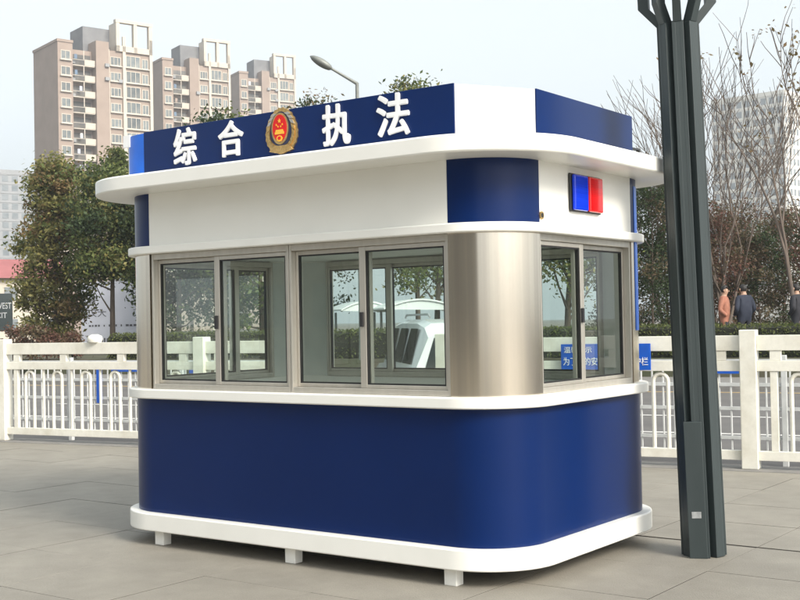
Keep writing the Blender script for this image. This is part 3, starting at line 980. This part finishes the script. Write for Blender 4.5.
for i in range(26000):
    s = rnd.uniform(S0, S1)
    q = rnd.random()
    if q < 0.5:
        n_, z = rnd.uniform(-0.47, -0.40), rnd.uniform(0.02, 0.72)
    else:
        n_, z = rnd.uniform(-0.42, 0.42), 0.74 + rnd.gauss(0.02, 0.03)
    z += 0.05 * noise.noise(Vector((s * 1.3, 2, 9.0)))
    leaf_quads(lf, Vector((s, n_, z)), 1, (0.02, 0.02, 0.02), 0.085, rnd)
me = leaf_mesh(lf, 'foliage')
obj('foliage', me, 'leaf_hedge', hedge)

def bare_tree(name, loc, h, seed, label, group, spread=0.42, stems=4, leafy=0, depth=5, lean=(0, 0)):
    rnd = random.Random(seed)
    root = empty(name, loc)
    tag(root, label, 'tree', group)
    b = MB()
    lv = MB()
    def grow(p, d, ln, r, lev):
        n = 4
        pts, rs_ = [p], [r]
        q = p.copy()
        dd = d.copy()
        for i in range(n):
            dd = (dd + Vector((rnd.gauss(0, 0.10), rnd.gauss(0, 0.10), rnd.gauss(0.05, 0.06)))).normalized()
            q = q + dd * ln / n
            pts.append(q.copy())
            rs_.append(r * (1 - 0.42 * (i + 1) / n))
        b.tube(pts, rs_, 6 if lev < 2 else (4 if lev < 4 else 3), cap=False)
        if lev >= depth:
            if leafy and rnd.random() < leafy:
                leaf_quads(lv, pts[-1], rnd.randint(4, 10), (0.09, 0.09, 0.09), 0.11, rnd)
            return
        for k in range(rnd.choice([2, 2, 3]) if lev else rnd.choice([3, 4])):
            t = rnd.uniform(0.45, 1.0) if k else 1.0
            i = min(n - 1, int(t * n))
            bp = pts[i].lerp(pts[i + 1], t * n - i) if t < 1 else pts[-1]
            ang = rnd.uniform(0.25, 0.75) * spread * 1.9
            ax_ = dd.cross(Vector((rnd.uniform(-1, 1), rnd.uniform(-1, 1), rnd.uniform(-1, 1)))).normalized()
            nd = (Matrix.Rotation(ang, 3, ax_) @ dd)
            nd.z = abs(nd.z) * 0.8 + 0.15
            grow(bp, nd.normalized(), ln * rnd.uniform(0.62, 0.85), max(0.011, rs_[-1] * rnd.uniform(0.65, 0.9)), lev + 1)
    for s in range(stems):
        t = 2 * math.pi * s / stems + rnd.uniform(-0.4, 0.4)
        d_ = Vector((math.cos(t) * 0.22 * (stems > 1) + lean[0], math.sin(t) * 0.22 * (stems > 1) + lean[1], 1)).normalized()
        grow(Vector((math.cos(t) * 0.08, math.sin(t) * 0.08, -0.05)), d_, h * 0.30, 0.06, 0)
    me = b.mesh('branches', 60)
    me.materials.append(MATS['bark_pale'])
    # scale to the wanted height
    top_ = max(v.co.z for v in me.vertices)
    k = h / top_
    for v in me.vertices:
        v.co *= k
    obj('branches', me, None, root)
    if lv.v:
        ml = leaf_mesh(lv, 'leaves')
        for v in ml.vertices:
            v.co *= k
        ml.materials.append(MATS['leaf_brown'])
        obj('leaves', ml, None, root)
    return root

GB = 'bare trees behind the hedge'
bare_tree('bare_tree', at(668, 41, BED), 8.6, 71, 'bare tree half hidden by the dark column', GB, stems=3, depth=4)
bare_tree('bare_tree', at(722, 37, BED), 10.2, 72, 'bare many-stemmed tree next to the dark column', GB, stems=5, depth=4, spread=0.34)
bare_tree('bare_tree', at(748, 40, BED), 10.0, 73, 'bare many-stemmed tree in front of the white block', GB, stems=4, depth=4, spread=0.36)
bare_tree('bare_tree', at(804, 29, BED), 9.6, 74, 'nearly bare tree with a few brown leaves left at its twig ends', GB, stems=3, depth=4, leafy=0.5, spread=0.34)

# ------------------------------------------------------------------ people behind the hedge
def person(px, D, h, face, jacket, label):
    root = empty('person', at(px, D, BED), 0)
    tag(root, label, 'person', 'people walking behind the hedge')
    s = h / 1.70
    V = [(0, 0, .95), (0, 0, 1.12), (0, 0, 1.30), (0, .0, 1.43), (0, .01, 1.50), (0, .03, 1.57), (0, .03, 1.66),
         (-.10, 0, .90), (-.11, .01, .50), (-.11, -.02, .09), (-.11, .13, .04),
         (.10, 0, .90), (.11, .05, .50), (.11, -.08, .10), (.11, .06, .05),
         (-.17, 0, 1.40), (-.25, -.06, 1.13), (-.20, .10, .98),
         (.17, 0, 1.40), (.25, -.06, 1.13), (.20, .10, .98)]
    Rr = [(.19, .15), (.20, .155), (.20, .15), (.11, .10), (.055, .055), (.078, .092), (.068, .082),
          (.095, .10), (.068, .07), (.045, .05), (.04, .035), (.095, .10), (.068, .07), (.045, .05), (.04, .035),
          (.075, .08), (.06, .065), (.045, .045), (.075, .08), (.06, .065), (.045, .045)]
    E = [(0, 1), (1, 2), (2, 3), (3, 4), (4, 5), (5, 6), (0, 7), (7, 8), (8, 9), (9, 10), (0, 11), (11, 12), (12, 13), (13, 14), (2, 15), (15, 16), (16, 17), (2, 18), (18, 19), (19, 20)]
    me = bpy.data.meshes.new('p')
    me.from_pydata([Vector(v) * s for v in V], E, [])
    o = bpy.data.objects.new('p', me)
    COL.objects.link(o)
    mod = o.modifiers.new('skin', 'SKIN')
    for i, sv in enumerate(me.skin_vertices[0].data):
        sv.radius = (Rr[i][0] * s, Rr[i][1] * s)
        sv.use_root = (i == 0)
    sub = o.modifiers.new('sub', 'SUBSURF')
    sub.levels = 2
    sub.render_levels = 2
    dg = bpy.context.evaluated_depsgraph_get()
    body = bpy.data.meshes.new_from_object(o.evaluated_get(dg))
    bpy.data.objects.remove(o)
    body.materials.clear()
    for m_ in ('skin', jacket, 'trousers', 'tyre'):
        body.materials.append(MATS[m_])
    for p in body.polygons:
        z = p.center.z / s
        p.material_index = 0 if z > 1.47 else (1 if z > 0.84 or abs(p.center.x) > 0.17 * s else (2 if z > 0.10 else 3))
        p.use_smooth = True
    bo = obj('body', body, None, root)
    bo.rotation_euler = (0, 0, face)
    b = MB()
    n = 12
    rows = 7
    vs = []
    for i in range(rows):
        t = math.pi * 0.74 * i / (rows - 1)
        for k in range(n):
            a = 2 * math.pi * k / n
            fr = 1.0 if math.sin(a) < 0.3 else 0.74
            low = 1.0 if math.sin(a) < 0.3 else 0.42
            tt = t * low
            vs.append((0.092 * s * math.sin(tt) * math.cos(a), 0.03 * s + 0.108 * s * math.sin(tt) * math.sin(a) * fr, 1.625 * s + 0.105 * s * math.cos(tt)))
    fs = [(i * n + k, i * n + (k + 1) % n, (i + 1) * n + (k + 1) % n, (i + 1) * n + k) for i in range(rows - 1) for k in range(n)]
    b.add(vs, fs)
    ho_ = b.build('hair', 'hair', root, smooth=80)
    ho_.rotation_euler = (0, 0, face)
    # face: eyes, nose, mouth, ears as small modelled pieces
    f = MB()
    for ex in (-0.03, 0.03):
        f.tube([(ex * s, 0.112 * s, 1.615 * s), (ex * s, 0.120 * s, 1.615 * s)], 0.009 * s, 8)
    fo = f.build('eyes', 'hair', root)
    fo.rotation_euler = (0, 0, face)
    f = MB()
    f.add([(0, 0.118 * s, 1.61 * s), (-0.014 * s, 0.115 * s, 1.575 * s), (0.014 * s, 0.115 * s, 1.575 * s), (0, 0.143 * s, 1.578 * s)], [(0, 1, 3), (0, 3, 2), (1, 2, 3), (0, 2, 1)])
    for ex in (-0.085, 0.085):
        f.tube([(ex * s, 0.03 * s, 1.63 * s), (ex * 1.1 * s, 0.02 * s, 1.60 * s), (ex * s, 0.03 * s, 1.565 * s)], [0.01 * s, 0.02 * s, 0.01 * s], 6)
    fo = f.build('nose_and_ears', 'skin', root)
    fo.rotation_euler = (0, 0, face)
    return root
va = math.atan2(RT.y, RT.x)   # facing along the image plane
person(724, 29.5, 1.74, va - rad(115), 'jacket_orange', 'person in an orange padded jacket walking behind the hedge')
person(744, 29.5, 1.76, va + rad(20), 'jacket_navy', 'person in a dark navy coat between the orange jacket and the shrubs, behind the hedge')
person(797, 29, 1.74, va + rad(40), 'jacket_black', 'person in a black coat under the nearly bare tree')

# ------------------------------------------------------------------ hoarding, dark sign, low red-roofed building
def facing(px, D):
    p = at(px, D)
    return math.atan2(CAM.y - p.y, CAM.x - p.x) + math.pi / 2   # local -Y looks at the camera
hbq = at(118, 52, BED)
ho = empty('hoarding', hbq, facing(118, 52))
tag(ho, 'pale grey-white hoarding with dark characters behind the evergreen trees', 'hoarding')
MB().box((-1.56, -0.04, 0.05), (1.9, 0.04, 3.0)).build('panel', 'hoarding', ho, bevel=0.01)
for x in (-1.4, 0.2, 1.7):
    MB().box((x - 0.04, 0.041, -0.02), (x + 0.04, 0.12, 2.9)).build('post', 'lamp_grey', ho)
obj('lettering', text_mesh('汉大', 0.80, 0.34, 0.004, 0.0), 'ink', ho, (-0.90, -0.045, 1.62))
obj('lettering', text_mesh('武', 0.36, 0.34, 0.004, 0.0), 'ink', ho, (-1.05, -0.045, 2.1))
rr = random.Random(9)
for z, hh, xs in ((1.02, 0.09, (-1.25, 0.75)), (0.33, 0.20, (-0.75, 0.75))):
    b = MB()
    x = xs[0]
    while x < xs[1]:
        wd = rr.uniform(0.05, 0.14)
        b.box((x, -0.046, z), (x + wd, -0.0405, z + hh * rr.uniform(0.8, 1)))
        x += wd + rr.choice([0.04, 0.05, 0.16])
    b.build('small_print', 'ink', ho)
ws = empty('dark_sign', at(2, 50, BED), facing(2, 50))
tag(ws, 'dark signboard with white capital letters below the red-roofed building', 'sign')
MB().box((-0.9, -0.05, 0.9), (0.42, 0.05, 2.5)).build('panel', 'sign_dark', ws, bevel=0.01)
for x in (-0.7, 0.3):
    MB().box((x - 0.04, -0.03, -0.02), (x + 0.04, 0.03, 0.9)).build('post', 'lamp_grey', ws)
obj('lettering', text_mesh('WEST', 0.62, 0.26, 0.004, 0.01), 'white_letter', ws, (0.06, -0.055, 1.98))
obj('lettering', text_mesh('CIT', 0.42, 0.24, 0.004, 0.01), 'white_letter', ws, (-0.02, -0.055, 1.58))
lb = empty('low_building', at(-10, 85, 0.0), facing(-10, 85) + rad(8))
tag(lb, 'low cream building with a red roof at the foot of the grey block', 'building')
MB().box((-6, 0, 0), (5.2, 8, 5.1)).build('wall', 'cream', lb)
b = MB()
b.add([(-6.4, -0.5, 5.1), (5.6, -0.5, 5.1), (5.6, 8.4, 5.1), (-6.4, 8.4, 5.1), (-6.2, 2.5, 6.6), (5.4, 2.5, 6.6), (5.4, 5.5, 6.6), (-6.2, 5.5, 6.6)], [(0, 1, 5, 4), (1, 2, 6, 5), (2, 3, 7, 6), (3, 0, 4, 7), (4, 5, 6, 7), (3, 2, 1, 0)])
b.build('roof', 'red_roof', lb)
for x in (-4.6, -3.2, -1.8, -0.4, 1.0, 2.4, 3.8):
    for z in (1.2, 3.5):
        o = MB().box((x, -0.05, z), (x + 0.9, -0.002, z + 0.95)).build('window', 'block_glass', lb)

# ------------------------------------------------------------------ apartment towers
def tower(px, D, floors, fh, label, rot=22, sc=1.0, crown=True):
    """px: image column of the near-left facade corner"""
    base = at(px, D, 0.0)
    root = empty('apartment_tower', base, facing(px, D) + rad(rot))
    tag(root, label, 'apartment tower', 'brown apartment towers in a row')
    H = floors * fh
    k = sc
    W_ = 19.0 * k
    dp = 12.0 * k
    b = MB()
    b.box((0, 0, 0), (2.9 * k, dp, H + 1.0))
    b.box((2.9 * k, 1.6 * k, 0), (7.3 * k, dp, H + 0.2))
    b.box((7.3 * k, -0.5 * k, 0), (9.9 * k, dp, H + 2.0))
    b.box((9.9 * k, 0.3 * k, 0), (W_, dp, H + 0.6))
    b.build('wall', 'brick_brown', root)
    b = MB()
    b.box((12.9 * k, -0.12 * k, 0), (13.5 * k, 0.3 * k - 0.01, H + 3.6))
    b.box((W_ - 0.5 * k, -0.12 * k, 0), (W_ + 0.1, 0.3 * k - 0.01, H + 3.6))
    b.box((9.95 * k, -0.02, 0), (10.25 * k, 0.3 * k - 0.01, H + 0.8))
    b.build('pilaster', 'cream', root)
    # open frame on the roof
    b = MB()
    y0_, y1_ = -0.12 * k, 2.6 * k
    for x in (11.6 * k, 15.2 * k, W_ - 0.6 * k):
        b.box((x, y0_, H + 0.6), (x + 0.7 * k, y0_ + 0.9, H + 6.3))
    b.box((11.6 * k, y0_ + 0.9, H + 1.7), (12.3 * k, y1_ + 0.6, H + 6.3))
    b.box((11.5 * k, y0_ - 0.05, H + 6.3), (W_ + 0.2, y0_ + 1.0, H + 6.9))
    b.box((11.6 * k, y0_, H + 0.61), (W_ + 0.1, y1_, H + 1.7))
    b.build('roof_frame', 'cream', root)
    MB().box((6.2 * k, 3 * k, H), (12.5 * k, 9 * k, H + 5.4)).build('roof_house', 'roof_grey', root)
    MB().box((-0.15, -0.15, H + 1.0), (2.9 * k + 0.1, dp + 0.1, H + 1.5)).build('parapet', 'brick_brown', root)
    def win(w_, h_, mull):
        f = MB()
        t = 0.14
        f.box((0, -0.12, 0), (w_, -0.02, t)).box((0, -0.12, h_ - t), (w_, -0.02, h_)).box((0, -0.12, t), (t, -0.02, h_ - t)).box((w_ - t, -0.12, t), (w_, -0.02, h_ - t))
        for q in mull:
            f.box((w_ * q - 0.05, -0.11, t), (w_ * q + 0.05, -0.02, h_ - t))
        f.box((-0.15, -0.40, -0.22), (w_ + 0.15, -0.02, -0.001))
        p = MB().box((t, -0.06, t), (w_ - t, -0.019, h_ - t))
        fm, pm = f.mesh('window'), p.mesh('pane')
        fm.materials.append(MATS['cream'])
        pm.materials.append(MATS['far_glass'])
        return fm, pm
    kinds = [(0.55, 0.0, win(1.9 * k, 1.75, (0.5,))), (10.45, 0.3, win(2.2 * k, 1.75, (0.35, 0.7))), (13.65, 0.3, win(3.0 * k, 2.3, (0.33, 0.66))), (16.95, 0.3, win(1.4 * k, 2.0, (0.5,)))]
    bal = MB()
    bal.box((0, -1.55 * k, -0.16), (4.3 * k, -0.01, 0.0)).box((2.3 * k, -1.6 * k, 0.001), (4.35 * k, -1.48 * k, 1.15)).box((0.0, -1.5 * k, 1.0), (2.3 * k, -1.44 * k, 1.08)).box((2.1 * k, -1.5 * k, 1.151), (2.25 * k, -1.4 * k, fh - 0.17))
    bm_ = bal.mesh('balcony')
    bm_.materials.append(MATS['cream'])
    dk = MB().box((0.2 * k, -0.05, 0.05), (4.1 * k, -0.012, 2.35)).mesh('balcony_door')
    dk.materials.append(MATS['balcony_dark'])
    acm = MB().box((0, -0.45, 0), (0.85, -0.02, 0.62)).mesh('air_conditioner')
    acm.materials.append(MATS['pale_block'])
    lau = MB().box((0, 0, 0), (0.55, 0.03, 0.9)).mesh('laundry')
    rt_ = random.Random(int(px))
    for f_ in range(3, floors):
        z = f_ * fh
        for x in (3.05, 9.0, 12.0):
            if rt_.random() < 0.45:
                obj('air_conditioner', acm, None, root, (x * k, (0.3 if x > 10 else (-0.5 if x > 5 else 1.6)) * k, z + rt_.choice([0.1, 0.5])))
        if rt_.random() < 0.5:
            lo_ = lau.copy()
            lo_.materials.append(MATS[rt_.choice(['hoarding', 'canopy_blue', 'canopy_white', 'brick_brown'])])
            obj('laundry', lo_, None, root, ((3.2 + rt_.uniform(0, 1.6)) * k, 0.45 * k, z + 1.25))
        for x, y, (fm, pm) in kinds:
            o = obj('window', fm, None, root, (x * k, y * k, z + 0.75))
            obj('pane', pm, None, o)
        o = obj('balcony', bm_, None, root, (2.95 * k, 1.6 * k, z))
        obj('balcony_door', dk, None, o)
    return root
tower(61, 225, 18, 3.05, 'brown and cream apartment tower nearest the evergreen trees, tallest of the row', sc=1.03)
tower(166, 262, 19, 3.12, 'brown and cream apartment tower in the middle of the row', sc=0.86)
tower(243, 300, 21, 3.05, 'brown and cream apartment tower at the end of the row near the street lamp', sc=0.82)

def block(name, px, D, w_, dp, h, rot, m, gm, nx, ny, nz, label, z0_=6.0):
    root = empty(name, at(px, D, 0), facing(px, D) + rad(rot))
    tag(root, label, 'building')
    MB().box((0, 0, 0), (w_, dp, h)).build('wall', m, root)
    b = MB()
    b.box((-0.2, -0.2, h), (w_ + 0.2, dp + 0.2, h + 1.4))
    b.build('parapet', m, root)
    g = MB()
    fh = (h - z0_) / nz
    for k in range(nz):
        z = z0_ + k * fh
        for i in range(nx):
            x = w_ * (i + 0.18) / nx
            g.box((x, -0.05, z + fh * 0.2), (x + w_ / nx * 0.64, -0.004, z + fh * 0.82))
        for i in range(ny):
            y = dp * (i + 0.18) / ny
            g.box((w_ + 0.004, y, z + fh * 0.2), (w_ + 0.05, y + dp / ny * 0.5, z + fh * 0.82))
    o = g.build('windows', gm, root)
    o['kind'] = 'stuff'
    s = MB()
    for k in range(nz + 1):
        z = z0_ + k * fh
        s.box((-0.12, -0.12, z - 0.25), (w_ + 0.12, -0.003, z + 0.05))
    s.build('floor_band', m, root)
    return root
block('office_block', 716, 420, 27, 26, 76, -28, 'white_block', 'block_glass', 9, 9, 20, 'pale white office block with a regular window grid behind the bare trees')
block('residential_block', -8, 360, 14.5, 12, 48.5, 14, 'pale_block', 'block_glass', 5, 4, 15, 'hazy grey residential block behind the tall evergreen tree')
block('residential_block', -30, 430, 11.5, 14, 47, 8, 'pale_block', 'block_glass', 4, 4, 15, 'faint grey residential block at the edge of the haze, beyond the other grey block')

# ------------------------------------------------------------------ white van and shelters seen through the windows
vn = at(474, 16.6, -0.12)
vh = math.atan2(F.y, F.x) + rad(9)
van = empty('minivan', vn, vh)            # local +X is forward, away from the kiosk
tag(van, 'white minivan seen through the kiosk window behind the fence', 'van')
# cross sections along its length: (x, half width low, half width at belt, half width roof, belt z, roof z)
secs = [(0.0, .80, .84, .66, .98, 1.46), (.12, .84, .87, .69, 1.0, 1.60), (.6, .86, .88, .71, 1.0, 1.66), (2.0, .86, .88, .71, .98, 1.66), (2.9, .86, .88, .70, .96, 1.60), (3.55, .85, .86, .66, .94, 1.02), (4.1, .82, .83, .60, .85, .92), (4.4, .72, .74, .5, .72, .76)]
b = MB()
vs = []
for x, a, c, r, zb_, zr in secs:
    for sx in (1, -1):
        pass
    ring_ = [(x, a, .25), (x, c + .01, .6), (x, c, zb_), (x, r, zr - .06), (x, r - .10, zr), (x, -r + .10, zr), (x, -r, zr - .06), (x, -c, zb_), (x, -c - .01, .6), (x, -a, .25)]
    vs += ring_
n = 10
fs = [tuple(range(n)), tuple((len(secs) - 1) * n + i for i in range(n))]
for i in range(len(secs) - 1):
    for k in range(n):
        fs.append((i * n + k, i * n + (k + 1) % n, (i + 1) * n + (k + 1) % n, (i + 1) * n + k))
b.add(vs, fs)
b.build('body', 'car_white', van, smooth=30)
def vwin(pts, name='window'):
    b = MB()
    b.add(pts, [tuple(range(len(pts)))])
    b.build(name, 'car_glass', van)
vwin([(-.012, -.72, .95), (-.012, .72, .95), (-.004, .58, 1.40), (-.004, -.58, 1.40)], 'rear_window')
for sg in (1, -1):
    for xa, xb in ((.22, .95), (1.05, 1.85), (1.95, 2.75)):
        yb, yt = .885 * sg, .745 * sg
        vwin([(xa, yb, 1.03), (xb, yb, 1.03), (xb - .02, yt, 1.53), (xa + .10, yt, 1.53)], 'side_window')
    b = MB()
    b.box((-.012, sg * .70, .75), (.03, sg * .835, .98))
    b.build('tail_light', 'lens_red', van, bevel=.01)
    for x in (.75, 3.5):
        wq = MB().tube([(x, sg * .70, .31), (x, sg * .885, .31)], .31, 20).build('wheel', 'tyre', van)
        MB().tube([(x, sg * .886, .31), (x, sg * .895, .31)], .18, 16).build('rim', 'plate', wq)
MB().box((-.05, -.80, .28), (-.002, .80, .52)).build('bumper', 'car_white', van, bevel=.02)
for sg in (1, -1):
    MB().tube([(.3, sg * .58, 1.69), (.4, sg * .58, 1.73), (2.3, sg * .58, 1.73), (2.4, sg * .58, 1.69)], .018, 6).build('roof_rail', 'plate', van)

def shelter(px, D, wd, label):
    root = empty('bicycle_shelter', at(px, D, BED), facing(px, D) + rad(12))
    tag(root, label, 'shelter', 'white vaulted shelters beyond the road')
    n = 12
    po, pi_ = [], []
    for i in range(n + 1):
        t = i / n
        x = -wd / 2 + wd * t
        z = 1.28 + 0.40 * math.sin(math.pi * (0.12 + 0.8 * t))
        po.append((x, z))
        pi_.append((x, z - 0.05))
    b = MB()
    vs = []
    for y in (-1.2, 1.2):
        vs += [(x, y, z) for x, z in po] + [(x, y, z) for x, z in pi_]
    m_ = n + 1
    fs = []
    for i in range(n):
        fs += [(i, i + 1, 2 * m_ + i + 1, 2 * m_ + i), (m_ + i + 1, m_ + i, 3 * m_ + i, 3 * m_ + i + 1), (i, m_ + i, m_ + i + 1, i + 1), (2 * m_ + i, 2 * m_ + i + 1, 3 * m_ + i + 1, 3 * m_ + i)]
    fs += [(0, 2 * m_, 3 * m_, m_), (n, m_ + n, 3 * m_ + n, 2 * m_ + n)]
    b.add(vs, fs)
    b.build('roof', 'canopy_white', root, smooth=40)
    g = MB()
    fr_ = [(x, z - 0.051) for x, z in po]
    g.add([(x, -1.15, z) for x, z in fr_] + [(x, -1.12, z) for x, z in fr_], [tuple(range(m_)), tuple(range(2 * m_ - 1, m_ - 1, -1)), (0, m_, m_ + n, n)])
    g.build('end_panel', 'canopy_white', root)
    for x in (-wd * 0.38, wd * 0.38):
        MB().tube([(x, 0.8, -0.02), (x, 0.8, 1.34)], 0.04, 8).build('post', 'lamp_grey', root)
shelter(360, 38, 1.7, 'small white vaulted shelter seen through the third kiosk window')
shelter(414, 36, 2.3, 'larger white vaulted shelter seen through the window behind the van')

# ------------------------------------------------------------------ building added unseen behind the camera, for glass and steel to reflect
cb = empty('reflection_backdrop', (-32, -34, 0), 0)
tag(cb, 'unseen long taupe building added behind the camera for the kiosk glass and steel to reflect', 'building')
MB().box((0, -12, -0.1), (48, 0, 15)).build('wall', 'backdrop_wall', cb)
MB().box((-0.3, -12.3, 15), (48.3, 0.3, 16)).build('parapet', 'roof_grey', cb)
wm = MB().box((0, 0.002, 0), (2.6, 0.06, 1.9)).mesh('window')
wm.materials.append(MATS['block_glass'])
for f_ in range(4):
    for i in range(12):
        obj('window', wm, None, cb, (1.0 + 3.95 * i, 0, 1.3 + 3.6 * f_))
